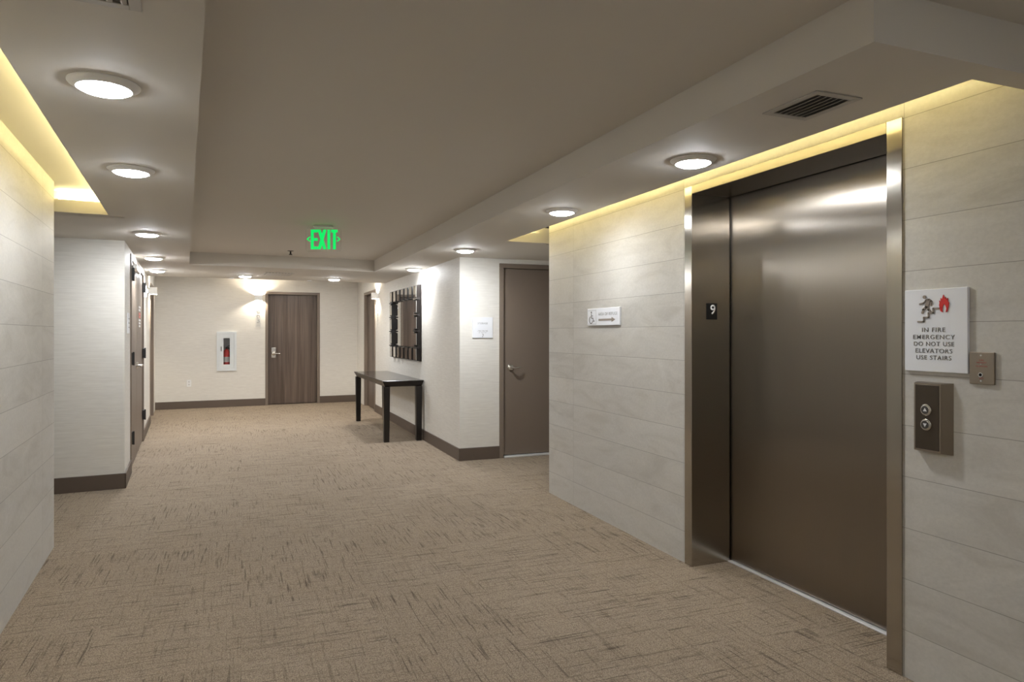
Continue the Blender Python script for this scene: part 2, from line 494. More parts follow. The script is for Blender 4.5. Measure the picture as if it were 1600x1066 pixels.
# ------------------------------------------------------------------ walls (local x to the viewer's right, y into the wall, z up)
RR = -PI / 2
RL = PI / 2 + A
WALLS = {'right': ((2.46, 5.34, 0), RR), 'mirror': ((2.18, 13.94, 0), RR), 'storage': ((2.18, 7.02, 0), 0.0),
         'far': ((*FAO, 0), A), 'left_corridor': ((*LCO, 0), RL), 'left': ((*SLW, 0), RL), 'left_return': ((*LCO, 0), A)}
TH = 0.12
def wall(key, x0, x1, z1, mat, holes, label, name=None):
    loc, rz = WALLS[key]
    return structure(MB().wall(x0, x1, 0, z1, TH, holes).build(name or 'wall_' + key, mat, loc=loc, rz=rz), label, 'wall')

EX0, EXI0, EXI1, EX1 = 1.940, 2.009, 3.308, 3.378        # elevator frame: outer and inner edges
EZI, EZO = 2.186, 2.235
wall('right', 0, 9.1, ZC, STONE_R, [(EX0 + .01, EX1 - .01, 0, EZO - .01)], 'pale limestone plank wall around the elevator')
wall('left', -9.0, 0, ZC, STONE_L, [], 'pale limestone plank wall at the left edge')
wall('left_return', -3.0, 0, ZS, PAPER, [], 'beige grasscloth wall facing us behind the left stone wall')
wall('left_corridor', TH, 6.83, ZF, PAPER, [(0.715, 2.93, 0, 2.13), (4.84, 5.93, 0, 2.13)], 'beige grasscloth corridor wall at the left with the double door')
wall('far', 0, 3.66, ZF, PAPER, [(1.92, 2.885, 0, 2.14), (1.075, 1.355, .70, 1.37)], 'beige grasscloth wall at the far end of the corridor')
wall('mirror', 0, 6.80, ZF, PAPER, [(0.86, 1.94, 0, 2.11)], 'beige grasscloth wall behind the console table')
wall('storage', 0, 2.0, ZS, PAPER, [(0.475, 1.425, 0, 2.11)], 'beige grasscloth wall around the plain taupe door')
structure(MB().box(2.46 + TH, 4.3, 5.34 - TH, 5.34, 0, ZS).build('wall_alcove', PAPER), 'hidden side of the alcove behind the elevator wall', 'wall')
structure(MB().box(4.18, 4.3, 5.34, 7.14, 0, ZS).build('wall_alcove_end', PAPER), 'end of the alcove past the plain taupe door', 'wall')
structure(MB().box(-4.1, -3.98, 4.6, 7.0, 0, ZS).build('wall_recess_end', PAPER), 'end of the recess behind the left stone wall', 'wall')
structure(MB().box(-4.1, -1.24, 4.85, 4.97, 0, ZC).build('wall_recess', PAPER), 'side of the recess behind the left stone wall', 'wall')
structure(MB().box(-2.0, 2.6, -3.75, -3.63, 0, ZC).build('wall_back', PAPER), 'wall behind the viewer closing the lobby', 'wall')

# baseboards
def baseboard(key, segs, name, label):
    loc, rz = WALLS[key]
    m = MB()
    for x0, x1 in segs: m.box(x0, x1, -0.013, 0.0, 0, 0.134, 0.003, 1)
    return structure(m.build(name, BASEB, loc=loc, rz=rz), label, 'baseboard')
baseboard('far', [(0.0, 1.894), (2.909, 3.655)], 'baseboard_far', 'dark brown baseboard along the end wall')
baseboard('mirror', [(1.97, 6.933)], 'baseboard_mirror', 'dark brown baseboard under the console table')
baseboard('storage', [(-0.013, 0.452)], 'baseboard_storage', 'dark brown baseboard left of the plain taupe door')
baseboard('left_return', [(-2.9, 0.013)], 'baseboard_left_return', 'dark brown baseboard facing us at the left')
baseboard('left_corridor', [(-0.013, 0.695), (2.95, 4.80)], 'baseboard_left_corridor', 'dark brown baseboard beside the double door')

# ------------------------------------------------------------------ doors
def lever(parent, x, z, y, direction=1, style='straight'):
    r = MB().lathe([(0.001, y - .016), (0.022, y - .016), (0.034, y - .010), (0.039, y)], (x, 0, z), 'Y', 28).build('lever_handle', CHROME, parent, True)
    d = direction
    if style == 'curved':
        pts = [(x, y - .008, z), (x, y - .045, z), (x + d * .012, y - .058, z), (x + d * .035, y - .060, z - .004), (x + d * .07, y - .058, z + .002), (x + d * .10, y - .05, z + .004), (x + d * .112, y - .042, z + .003)]
        rad = [.011, .011, .0105, .0095, .0085, .0085, .008]
    else:
        pts = [(x, y - .008, z), (x, y - .045, z), (x + d * .01, y - .052, z), (x + d * .06, y - .052, z - .004), (x + d * .115, y - .05, z - .008)]
        rad = [.011, .011, .0105, .010, .008]
    lv = MB().tube(pts, rad, 12).build('lever', CHROME, r, True)
    return r

def door(idx, key, x0, x1, ztop, label, slab_mat, frame_mat, recess=0.045, fw=0.05, leaves=1, zgap=0.012, proud=0.012):
    loc, rz = WALLS[key]
    root = empty('door_%d' % idx, loc, rz)
    structure(root, label, 'door')
    f = MB()
    for a, b in ((x0, x0 + fw), (x1 - fw, x1)):
        f.box(a, b, -proud, TH - .005, 0, ztop - fw, 0.003, 1)
    f.box(x0, x1, -proud, TH - .005, ztop - fw, ztop, 0.003, 1)
    f.build('door_frame', frame_mat, root)
    xa, xb = x0 + fw + .003, x1 - fw - .003
    w = (xb - xa) / leaves
    for k in range(leaves):
        MB().box(xa + k * w + (.002 if k else 0), xa + (k + 1) * w - .001, recess, recess + .04, zgap, ztop - fw - .004, 0.002, 1).build('door_leaf', slab_mat, root)
    # stop behind the leaf closes the gaps
    MB().box(x0 + fw * .5, x1 - fw * .5, recess + .042, recess + .05, 0.0, ztop - .01).build('door_stop', DARK, root)
    return root

d1 = door(1, 'far', 1.894, 2.909, 2.166, 'wood grain door closed at the far end of the corridor', WOOD, TAUPE_F)
r = MB().box(2.012, 2.092, 0.036, 0.045, 0.90, 1.10, 0.006, 2).build('lock_plate', CHROME, d1)
lever(d1, 2.052, 0.985, 0.036)
MB().lathe([(0.001, 0.030), (0.014, 0.030), (0.016, 0.036)], (2.052, 0, 1.065), 'Y', 20).build('keyhole', CHROME, r, True)

d2 = door(2, 'storage', 0.452, 1.450, 2.139, 'plain taupe door beside the white square sign, half hidden by the elevator wall', TAUPE, TAUPE_F, recess=0.02, zgap=0.026)
lever(d2, 0.590, 0.992, 0.02, 1, 'curved')
MB().box(0.505, 1.397, -0.03, 0.06, 0.0, 0.020, 0.004, 1).build('threshold', ALU, d2)

d3 = door(3, 'mirror', 0.83, 1.968, 2.137, 'dark door at the right side near the far end, beyond the console table', WOOD, TAUPE_F)

d4 = door(4, 'left_corridor', 0.69, 2.95, 2.150, 'pair of taupe closet doors on the left corridor wall', TAUPE, TAUPE_F, recess=0.008, leaves=2)
lever(d4, 1.90, 1.01, 0.008, 1)
lever(d4, 1.75, 1.01, 0.008, -1)
for xh in (0.742, 2.898):
    for zh in (0.34, 1.12, 1.95):
        MB().box(xh - .03, xh + .03, -0.022, 0.004, zh - .06, zh + .06, 0.004, 1).tube([(xh, -0.026, zh - .065), (xh, -0.026, zh + .065)], .009, 10).build('hinge', BLACKM, d4)
MB().box(1.05, 1.75, -0.035, 0.0, 2.03, 2.085, 0.004, 1).build('door_closer', CHROME, d4)
mk = MB()
for k, zz in enumerate((1.68, 1.645)): mk.box(2.17, 2.55 - k * .05, 0.0055, 0.007, zz - .012, zz + .012)
mk.build('door_decal', WHITE, d4)
mk = MB()
for k, zz in enumerate((1.60, 1.565)): mk.box(2.20, 2.50, 0.0055, 0.007, zz - .013, zz + .013)
mk.build('door_decal', RED, d4)
mk = MB()
for k, zz in enumerate((1.525, 1.49, 1.455)): mk.box(2.17 + .02 * k, 2.55 - .03 * k, 0.0055, 0.007, zz - .012, zz + .012)
mk.build('door_decal', WHITE, d4)

d5 = door(5, 'left_corridor', 4.80, 5.96, 2.150, 'dark door on the left wall in the far corner of the corridor', WOOD, TAUPE_F)

# ------------------------------------------------------------------ elevator
loc, rz = WALLS['right']
DY = 0.279
ef = empty('elevator_entrance', (loc[0], loc[1] - (EXI0 + EXI1) / 2, 0), rz)
tag(ef, 'brushed steel frame and deep jambs around the elevator door', 'elevator entrance')
cx = (EXI0 + EXI1) / 2
MB().box(EX0 - cx, EXI0 - cx, -0.008, DY - .012, 0, EZO, 0.002, 1).build('jamb', STEEL_F, ef)
MB().box(EXI1 - cx, EX1 - cx, -0.008, DY - .012, 0, EZO, 0.002, 1).build('jamb', STEEL_F, ef)
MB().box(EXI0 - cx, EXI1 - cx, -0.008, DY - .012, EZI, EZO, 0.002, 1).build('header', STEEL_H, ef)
MB().box(EXI0 - cx, EXI1 - cx, DY - .026, DY + .03, 0.0, 0.007, 0.001, 1).build('sill', ALU, ef)
MB().wall(EX0 - cx, EX1 - cx, 0, EZO, 0.01).build('shaft_light_block', DARK, ef).location = (0, DY + 0.06, 0)  # black panel added behind the door to block light and darken the gap
tag(MB().box(EXI0 - 0.05, EXI1 + 0.05, DY, DY + 0.035, 0.010, EZI + 0.03, 0.002, 1).build('elevator_door', STEEL, loc=loc, rz=rz),
    'wide brushed stainless steel elevator door panel, closed', 'elevator door')
# floor number plate on the far jamb: the jamb face looks along -y of the world
np_ = empty('floor_number_plate', (loc[0] + 0.135, loc[1] - EXI0, 1.50), 0.0)
tag(np_, 'small black plate with a white 9 on the elevator jamb', 'number plate')
MB().box(-0.038, 0.038, -0.004, 0.0, -0.048, 0.048, 0.001, 1).build('plate', PLATE9, np_)
text('numeral', '9', PLATE_N, np_, 0.006, -0.016, -0.004, 0.056, bold=0.012)

# ------------------------------------------------------------------ wall fittings
def on(key, x, z, y=0.0, name='', label='', cat='', group=None):
    loc, rz = WALLS[key]
    p = Vector((x, y, z)); p.rotate(Matrix.Rotation(rz, 3, 'Z'))
    o = empty(name, (loc[0] + p.x, loc[1] + p.y, p.z), rz)
    return tag(o, label, cat, group)

# area of refuge sign (local origin lower left)
sg = on('right', 0.727, 1.428, 0, 'refuge_sign', 'small white sign with an arrow and a wheelchair pictogram on the stone wall', 'sign')
W_, H_ = 0.471, 0.127
MB().box(0, W_, -0.014, 0, 0, H_, 0.002, 1).build('sign_panel', SIGN, sg)
Y0 = -0.014
fr = MB()
for q in ((0.012, 0.135, 0.010, 0.0125), (0.012, 0.135, 0.111, 0.1135), (0.133, 0.135, 0.010, 0.1135)): fr.box(q[0], q[1], Y0 - .001, Y0, q[2], q[3])
fr.build('border_line', SIGN_L, sg)
wc = MB()
wc.lathe([(0.0001, Y0 - .002), (0.0075, Y0 - .002), (0.0075, Y0)], (0.062, 0, 0.098), 'Y', 16)
wc.stroke_y([(0.062, 0.085), (0.066, 0.055), (0.088, 0.055), (0.098, 0.030), (0.108, 0.034)], 0.0065, Y0 - .002, Y0)
wc.stroke_y([(0.064, 0.072), (0.084, 0.072)], 0.005, Y0 - .002, Y0)
wc.stroke_y([(0.058 + 0.026 * math.cos(t), 0.042 + 0.026 * math.sin(t)) for t in [math.radians(a) for a in range(110, 345, 18)]], 0.0055, Y0 - .002, Y0)
wc.build('wheelchair_pictogram', SIGN_T, sg)
text('lettering', 'AREA OF REFUGE', SIGN_L, sg, 0.305, 0.073, Y0, 0.022, 0.275, bold=0.01)
MB().prism_y([(0.175, 0.034), (0.365, 0.034), (0.365, 0.024), (0.415, 0.041), (0.365, 0.058), (0.365, 0.048), (0.175, 0.048)], Y0 - .002, Y0).build('arrow', SIGN_B, sg)

# fire emergency sign
sg = on('right', 3.395, 1.223, 0, 'fire_emergency_sign', 'large white sign with a running figure, red flame and stair warning beside the elevator', 'sign')
W_, H_ = 0.252, 0.316
MB().box(0, W_, -0.012, 0, 0, H_, 0.0015, 1).build('sign_panel', SIGN, sg)
Y0 = -0.012
def cp(x, y): return ((x - 45) * 0.252 / 705, H_ - (y - 80) * 0.000342)
def cps(*q): return [cp(*a) for a in q]
for s_, base, w in (('IN FIRE', 558, .093), ('EMERGENCY', 638, .168), ('DO NOT USE', 715, .162), ('ELEVATORS', 792, .148), ('USE STAIRS', 868, .141)):
    text('lettering', s_, SIGN_T, sg, 0.121, H_ - (base - 80) * 0.000342, Y0, 0.0162, w, depth=0.0012, bold=0.003)
pg = MB()
hx, hz = cp(283, 166)
pg.lathe([(0.0001, Y0 - .003), (0.0068, Y0 - .003), (0.0068, Y0)], (hx, 0, hz), 'Y', 18)
pg.prism_y(cps((292, 200), (318, 186), (342, 192), (345, 220), (332, 285), (300, 290), (288, 272), (300, 235)), Y0 - .003, Y0)
pg.stroke_y(cps((300, 208), (278, 232), (230, 243)), 0.0062, Y0 - .003, Y0)
pg.stroke_y(cps((335, 194), (362, 215), (356, 258)), 0.0062, Y0 - .003, Y0)
pg.stroke_y(cps((302, 280), (272, 308), (260, 344)), 0.0082, Y0 - .003, Y0)
pg.stroke_y(cps((320, 282), (330, 312), (352, 330)), 0.0075, Y0 - .003, Y0)
pg.stroke_y(cps((208, 443), (276, 443), (276, 395), (330, 395), (330, 347), (384, 347), (384, 297), (446, 297)), 0.0058, Y0 - .003, Y0)
pg.build('running_figure_and_stairs', SIGN_B, sg)
fl = cps((490, 343), (468, 332), (458, 300), (450, 262), (456, 240), (450, 212), (464, 226), (468, 184), (480, 204), (497, 150), (511, 192), (520, 176), (528, 208), (544, 188), (547, 226), (558, 240), (552, 290), (540, 335), (524, 344), (531, 300), (521, 270), (505, 252), (488, 285), (484, 315))
MB().prism_y(fl, Y0 - .003, Y0).build('flame', RED, sg)

# fire telephone plate
kp = on('right', 3.651, 1.188, 0, 'fire_telephone_plate', 'small brushed metal plate with red engraved letters right of the white sign', 'wall plate')
W_, H_ = 0.088, 0.115
MB().box(0, W_, -0.009, 0, 0, H_, 0.0018, 2).build('plate', STEEL_P, kp)
Y0 = -0.009
for nm, zz, rr in (('screw', H_ - .012, .0042), ('screw', .012, .0042), ('screw', H_ - .043, .0026)):
    MB().lathe([(0.0001, Y0 - .002), (rr * .8, Y0 - .002), (rr, Y0)], (0.043, 0, zz), 'Y', 16).build(nm, CHROME, kp, True)
jk = MB().lathe([(0.0055, Y0 + .001), (0.0055, Y0 - .003), (0.0085, Y0 - .003), (0.0095, Y0)], (0.042, 0, 0.034), 'Y', 24, cap=False).build('jack', CHROME, kp, True)
MB().lathe([(0.0001, Y0 - .0008), (0.0056, Y0 - .0008)], (0.042, 0, 0.034), 'Y', 20, cap=False).build('jack_hole', DARK, jk)
for s_, zz, w in (('FIRE', 0.084, .016), ('EMERGENCY', 0.0755, .036), ('TELEPHONE', 0.062, .042), ('JACK', 0.0195, .016)):
    text('lettering', s_, RED_T, kp, 0.044, zz, Y0, 0.0046, w, depth=0.0004, bold=0.012)

# call button station
cb = on('right', 3.441, 0.915, 0, 'elevator_call_panel', 'bronze call panel with up and down buttons below the white sign', 'call panel')
W_, H_ = 0.146, 0.268
MB().frustum((0, W_, 0, H_), (0.010, 0.118, 0.004, H_ - .004), 0.0, -0.032).build('housing', STEEL_P, cb)
MB().box(0.016, 0.112, -0.0335, -0.031, 0.012, H_ - .010, 0.0006, 1).build('face_plate', plain('dark_bronze_face', (0.085, 0.068, 0.052, 1), 0.38, 0.8), cb)
for nm, zz, up in (('up_button', 0.163, 1), ('down_button', 0.107, -1)):
    b = MB().lathe([(0.0001, -0.041), (0.0150, -0.041), (0.0170, -0.040), (0.0185, -0.036), (0.0205, -0.0385), (0.0220, -0.037), (0.0225, -0.033)], (0.062, 0, zz), 'Y', 36).build(nm, CHROME, cb, True)
    MB().lathe([(0.0001, -0.0416), (0.0155, -0.0416), (0.0155, -0.0405)], (0.062, 0, zz), 'Y', 28).build('button_face', plain('dark_button_' + nm, (0.12, 0.115, 0.11, 1), 0.3, 0.9), b)
    MB().prism_y([(0.062 - .0075, zz - up * .005), (0.062 + .0075, zz - up * .005), (0.062, zz + up * .0085)][::up], -0.0425, -0.0415).build('arrow', PLATE_N, b)

# square sign by the storage door
sg = on('storage', 0.142, 1.319, 0, 'door_sign', 'square white sign on the wall left of the plain taupe door', 'sign')
W_, H_ = 0.231, 0.226
MB().box(0, W_, -0.010, 0, 0, H_, 0.0015, 1).build('sign_panel', SIGN, sg)
text('lettering', 'STORAGE', SIGN_L, sg, 0.115, 0.150, -0.010, 0.020, 0.115, bold=0.01)
br = MB()
for r_, (za, n) in enumerate(((0.078, 15), (0.070, 15), (0.056, 11))):
    for k in range(n):
        if (k * 7 + r_ * 3) % 5: br.box(0.055 + k * .008 + (.016 if n == 11 else 0), 0.060 + k * .008 + (.016 if n == 11 else 0), -0.012, -0.010, za, za + .005)
br.build('braille_dots', SIGN_L, sg)
MB().stroke_y([(0.112, 0.044), (0.122, 0.040), (0.120, 0.026), (0.110, 0.012)], 0.007, -0.0112, -0.010).build('mark', SIGN_L, sg)

# room numbers: tall narrow plates
def room_number(key, x, label):
    o = on(key, x, 1.49, 0, 'room_number', label, 'room number', 'room number plates beside the corridor doors')
    MB().box(-0.045, 0.045, -0.004, 0, 0, 0.34, 0.001, 1).build('plate', plain('plate_ivory_' + key, (0.66, 0.64, 0.60, 1), 0.4), o)
    for k, ch in enumerate('903'):
        text('numeral', ch, SIGN_L, o, 0.0, 0.252 - k * 0.083, -0.004, 0.074, 0.058, depth=0.004, bold=-0.005)
    b = MB()
    for k in range(7): b.box(-0.030 + k * .009, -0.025 + k * .009, -0.006, -0.004, 0.030, 0.036)
    b.build('braille_dots', SIGN_L, o)
room_number('far', 1.768, 'tall pale number plate left of the wood grain end door')
room_number('mirror', 2.20, 'tall pale number plate under the sconce near the console table')
sl = on('left_corridor', 0.41, 1.37, 0, 'door_sign', 'faint white sign at the left of the closet double doors', 'sign')
MB().box(-0.10, 0.10, -0.008, 0, 0, 0.19, 0.0015, 1).build('sign_panel', SIGN, sl)
br = MB()
for k in range(3): br.box(-0.06, 0.06, -0.009, -0.008, 0.05 + k * .04, 0.062 + k * .04)
br.build('text_line', SIGN_L, sl)

# wall sconces: open white boxes lit inside
def sconce(key, x, z, label, dep=0.105):
    o = on(key, x, z, 0, 'wall_sconce', label, 'sconce', 'up and down wall sconces')
    w, h, t = 0.0625, 0.052, 0.003
    MB().box(-w, w, -dep, -dep + t, -h, h, .001, 1).box(-w, -w + t, -dep + t, 0, -h, h).box(w - t, w, -dep + t, 0, -h, h).build('shade', WHITE, o)
    MB().box(-w + t, w - t, -0.012, 0, -0.02, 0.02).box(-0.015, 0.015, -0.06, -0.012, -0.004, 0.004).build('bracket', WHITE, o)
    for sgn in (1, -1):
        ld = bpy.data.lights.new('sconce_lamp', 'POINT'); ld.energy = SCONCE_POWER; ld.shadow_soft_size = 0.010; ld.color = (1, 0.90, 0.74)
        lo = bpy.data.objects.new('sconce_lamp', ld); COL.objects.link(lo); lo.parent = o; lo.location = (0, -0.045, sgn * 0.018)
    return o
sconce('far', 1.768, 2.043, 'white box sconce left of the wood grain end door')
sconce('mirror', 2.20, 2.012, 'white box sconce on the right wall between dark door and mirror')
sconce('left_corridor', 4.60, 2.005, 'white box sconce on the left wall by the far dark door')

# small white alarm box by the double door
st = on('left_corridor', 3.18, 1.915, 0, 'fire_alarm_strobe', 'small white alarm strobe on the wall past the closet doors', 'alarm strobe')
MB().box(-0.06, 0.06, -0.03, 0, -0.075, 0.075, 0.006, 2).build('housing', WHITE, st)
MB().box(-0.03, 0.03, -0.05, -0.03, -0.02, 0.03, 0.008, 2).build('strobe_lens', plain('strobe_lens_white', (0.75, 0.76, 0.78, 1), 0.15), st)

# outlet on the end wall
ou = on('far', 0.581, 0.46, 0, 'wall_outlet', 'white duplex outlet low on the end wall', 'outlet')
MB().box(-0.038, 0.038, -0.006, 0, -0.062, 0.062, 0.003, 2).build('cover_plate', plain('outlet_plate', (0.84, 0.84, 0.83, 1), 0.35), ou)
for zz in (-0.024, 0.024):
    so = MB().box(-0.017, 0.017, -0.0085, -0.006, zz - .015, zz + .015, 0.004, 2).build('socket', plain('outlet_socket_%d' % (zz > 0), (0.72, 0.72, 0.71, 1), 0.35), ou)
    MB().box(-0.009, -0.006, -0.0095, -0.0084, zz - .004, zz + .007).box(0.006, 0.009, -0.0095, -0.0084, zz - .004, zz + .007).build('slot', DARK, so)

# fire extinguisher cabinet, recessed in the end wall (origin at its centre)
CX, CZ = 1.2145, 1.036
fc = on('far', CX, CZ, 0, 'extinguisher_cabinet', 'white recessed cabinet with a narrow glass door on the end wall', 'cabinet')
def ring(m, xo, zo, xi, zi, y0, y1):
    m.box(-xo, -xi, y0, y1, -zo, zo); m.box(xi, xo, y0, y1, -zo, zo)
    m.box(-xi, xi, y0, y1, zi, zo); m.box(-xi, xi, y0, y1, -zo, -zi)
    return m
CABW = plain('cabinet_white', (0.72, 0.75, 0.76, 1), 0.4, var=0.01)
ring(MB(), 0.170, 0.364, 0.128, 0.322, -0.024, 0.0).build('trim_frame', CABW, fc)
tub = MB()
tub.box(-0.136, 0.136, 0.165, 0.17, -0.33, 0.33).box(-0.136, -0.131, 0.0, 0.165, -0.33, 0.33).box(0.131, 0.136, 0.0, 0.165, -0.33, 0.33)
tub.box(-0.131, 0.131, 0.0, 0.165, -0.33, -0.325).box(-0.131, 0.131, 0.0, 0.165, 0.325, 0.33)
tub.build('tub', plain('cabinet_inside', (0.62, 0.63, 0.66, 1), 0.5), fc)
dr = ring(MB(), 0.126, 0.320, 0.055, 0.245, -0.020, -0.004).build('door', CABW, fc)
MB().box(-0.055, 0.055, -0.013, -0.009, -0.245, 0.245).build('glass_pane', GLASS, dr)
MB().box(-0.100, -0.088, -0.034, -0.020, 0.0, 0.09, 0.003, 1).build('pull', BLACKM, dr)
ex = on('far', CX + 0.005, CZ - 0.325, 0.09, 'fire_extinguisher', 'red fire extinguisher standing behind the cabinet glass', 'fire extinguisher')
MB().lathe([(0.001, 0.002), (0.055, 0.0), (0.058, 0.01), (0.058, 0.30), (0.050, 0.335), (0.030, 0.355), (0.018, 0.362), (0.018, 0.375)], (0, 0, 0), 'Z', 32).build('cylinder', RED, ex, True)
MB().lathe([(0.0585, 0.12), (0.0585, 0.22)], (0, 0, 0), 'Z', 32, cap=False).build('label_band', LABELW, ex, True)
MB().lathe([(0.0588, 0.002), (0.0588, 0.055)], (0, 0, 0), 'Z', 32, cap=False).build('base_ring', RUBBER, ex, True)
MB().box(-0.020, 0.020, -0.018, 0.018, 0.37, 0.40, 0.003, 1).tube([(0, 0, 0.40), (0.03, -0.01, 0.425), (0.09, -0.02, 0.44)], .007, 8).tube([(0, 0, 0.385), (0.04, -0.01, 0.395), (0.085, -0.02, 0.40)], .006, 8).build('valve_handle', BLACKM, ex)
MB().tube([(0.015, -0.01, 0.385), (0.05, -0.035, 0.37), (0.068, -0.045, 0.30), (0.066, -0.045, 0.18), (0.062, -0.045, 0.06)], [.008, .008, .008, .009, .012], 10).build('hose', RUBBER, ex, True)

# ------------------------------------------------------------------ mirror over the console table
MXA, MXB, MZA, MZB = 3.471, 5.259, 1.003, 2.010
mr = on('mirror', (MXA + MXB) / 2, MZA, 0, 'wall_mirror', 'black framed mirror with raised mirrored blocks around it', 'mirror')
hw, hh = (MXB - MXA) / 2, MZB - MZA
MB().box(-hw, hw, -0.012, 0, 0, hh, 0.003, 1).build('backing_board', ESPRESSO, mr)
bw, bh = 2 * hw / 7, 0.185
HANG = -0.021              # the panes sit a touch out of parallel with the wall
pane = MB().box(-hw + bw * .80, hw - bw * .80, -0.0015, 0.0015, bh, hh - bh).build('mirror_glass', SILVER, mr)
pane.location = (0, -0.030, 0); pane.rotation_euler = (0, 0, HANG)
def mirror_block(x0, x1, z0, z1):
    b = MB().frustum((x0, x1, z0, z1), (x0 + .012, x1 - .012, z0 + .012, z1 - .012), -0.010, -0.060).build('frame_block', ESPRESSO, mr)
    tl = MB().box(-(x1 - x0) / 2 + .014, (x1 - x0) / 2 - .014, -0.002, 0.002, z0 + .020, z1 - .020).build('mirror_tile', SILVER, b)
    tl.location = ((x0 + x1) / 2, -0.0625, 0); tl.rotation_euler = (0, 0, HANG)
for k in range(7):
    xa = -hw + k * bw
    for z0, z1 in ((0.0, bh), (hh - bh, hh)):
        mirror_block(xa + .030, xa + bw - .030, z0, z1)
sh = (hh - 2 * bh) / 3
for xa in (-hw + .010, hw - bw * .80 + .0):
    for k in range(3):
        mirror_block(xa, xa + bw * .72, bh + k * sh + .012, bh + (k + 1) * sh - .012)
    for k in range(4):
        zc = bh + k * sh
        MB().frustum((xa - .004, xa + bw * .72, zc - .022, zc + .022), (xa + .004, xa + bw * .70, zc - .008, zc + .008), -0.010, -0.068).build('frame_bead', ESPRESSO, mr)

# ------------------------------------------------------------------ console table
tb = empty('console_table', (1.905, 9.69, 0))
tag(tb, 'long black console table against the wall below the mirror', 'table')
TX, TY, TT = 0.262, 1.165, 0.772
t = MB()
lo = [t.bm.verts.new((x, y, TT - .075)) for x, y in ((-TX + .035, -TY + .035), (TX - .02, -TY + .035), (TX - .02, TY - .035), (-TX + .035, TY - .035))]
hi = [t.bm.verts.new((x, y, TT - .008)) for x, y in ((-TX, -TY), (TX, -TY), (TX, TY), (-TX, TY))]
t.bm.faces.new(lo[::-1]); t.bm.faces.new(hi)
for i in range(4): t.bm.faces.new((lo[i], lo[(i + 1) % 4], hi[(i + 1) % 4], hi[i]))
t.build('apron', ESPRESSO, tb)
MB().box(-TX, TX, -TY, TY, TT - .008, TT, 0.002, 1).build('tabletop', ESP_TOP, tb)
def leg(x, y):
    m = MB(); a, b = 0.040, 0.033; z1 = TT - .075
    v0 = [m.bm.verts.new((x + i * b, y + j * b, 0)) for i, j in ((-1, -1), (1, -1), (1, 1), (-1, 1))]
    v1 = [m.bm.verts.new((x + i * a, y + j * a, z1)) for i, j in ((-1, -1), (1, -1), (1, 1), (-1, 1))]
    m.bm.faces.new(v0[::-1]); m.bm.faces.new(v1)
    for i in range(4): m.bm.faces.new((v0[i], v0[(i + 1) % 4], v1[(i + 1) % 4], v1[i]))
    bmesh.ops.bevel(m.bm, geom=[e for e in m.bm.edges], offset=.003, segments=1, affect='EDGES')
    m.build('leg', ESPRESSO, tb)
for lx in (-TX + .055, TX - .055):
    for ly in (-TY + .055, TY - .055): leg(lx, ly)

# ------------------------------------------------------------------ ceiling disc lights
lamp0 = empty('ceiling_light', (0, 0, ZS))
tr = MB().lathe([(0.1065, 0.0), (0.1065, -0.003), (0.103, -0.007), (0.086, -0.0175), (0.081, -0.0190), (0.079, -0.017)], (0, 0, 0), 'Z', 48, cap=False).build('trim_ring', TRIMW, lamp0, True)
ln = MB().lathe([(0.0795, -0.0185), (0.0680, -0.0250), (0.050, -0.0300), (0.028, -0.0325), (0.001, -0.0335)], (0, 0, 0), 'Z', 40).build('lens', LENS, lamp0, True)
LENSES = {}
lamps = [(-0.55, 12.45, 'added disc light on the higher ceiling strip, hidden by the soffit edge at its left', 4, 0.65),  # unseen lamp, added to brighten the end wall
         (1.20, 12.55, 'added disc light on the higher ceiling strip, hidden by the soffit edge at its right', 4, 0.65),  # its unseen partner, also added for the end wall
         (1.75, -0.60, 'added disc light on the raised ceiling behind the viewer', 5, 0.85),  # unseen lamp, added to light the soffit's near end and the stone
         (-0.27, -0.55, 'added round disc light on the left soffit behind the viewer', 1, 0.7),  # unseen lamp, added to bring light from behind the camera
         (-0.418, 2.577, 'large round disc light on the left soffit, the one closest to us', 1, 0.5),
         (-0.512, 3.876, 'round disc light on the left soffit by the end of the yellow slot', 1, 0.42),
         (-0.713, 6.272, 'disc light on the left soffit before the grasscloth wall corner, third from us', 1, 1.05),
         (-0.877, 8.250, 'round disc light on the left soffit above the closet doors, fourth from us', 1, 1.3),
         (-1.008, 9.898, 'small round disc light on the left soffit, last of the left row', 1, 1.2),
         (0.050, 10.37, 'round disc light on the end soffit left of the ceiling vent', 2, 0.85),
         (1.292, 10.486, 'round disc light on the end soffit right of the ceiling vent', 2, 0.85),
         (1.984, 2.683, 'round disc light on the right soffit just left of the elevator', 3, 0.8),
         (1.987, 4.110, 'round disc light on the right soffit above the arrow sign wall', 3, 0.5),
         (2.035, 6.371, 'round disc light on the right soffit by the corner of the plain taupe door', 3, 1.4),
         (2.035, 8.503, 'round disc light on the right soffit above the mirror', 3, 1.4)]
for i, (x, y, lab, row, gain) in enumerate(lamps):
    o = lamp0 if i == 0 else copy_tree(lamp0)
    o.location = (x, y, {4: ZF, 5: ZC}.get(row, ZS))
    if gain != 1.0:          # lamps of another output
        if gain not in LENSES: LENSES[gain] = emitter('lamp_lens_%d' % round(gain * 100), LAMP_COLOR, LAMP_STRENGTH * gain)
        lens = [q for q in COL.objects if q.parent == o and q.name.startswith('lens')][0]
        lens.material_slots[0].link = 'OBJECT'; lens.material_slots[0].material = LENSES[gain]
    tag(o, lab, 'ceiling light', {1: 'disc lights along the left soffit', 2: 'disc lights on the end soffit', 3: 'disc lights along the right soffit', 4: 'added disc lights on the higher end ceiling', 5: None}[row])

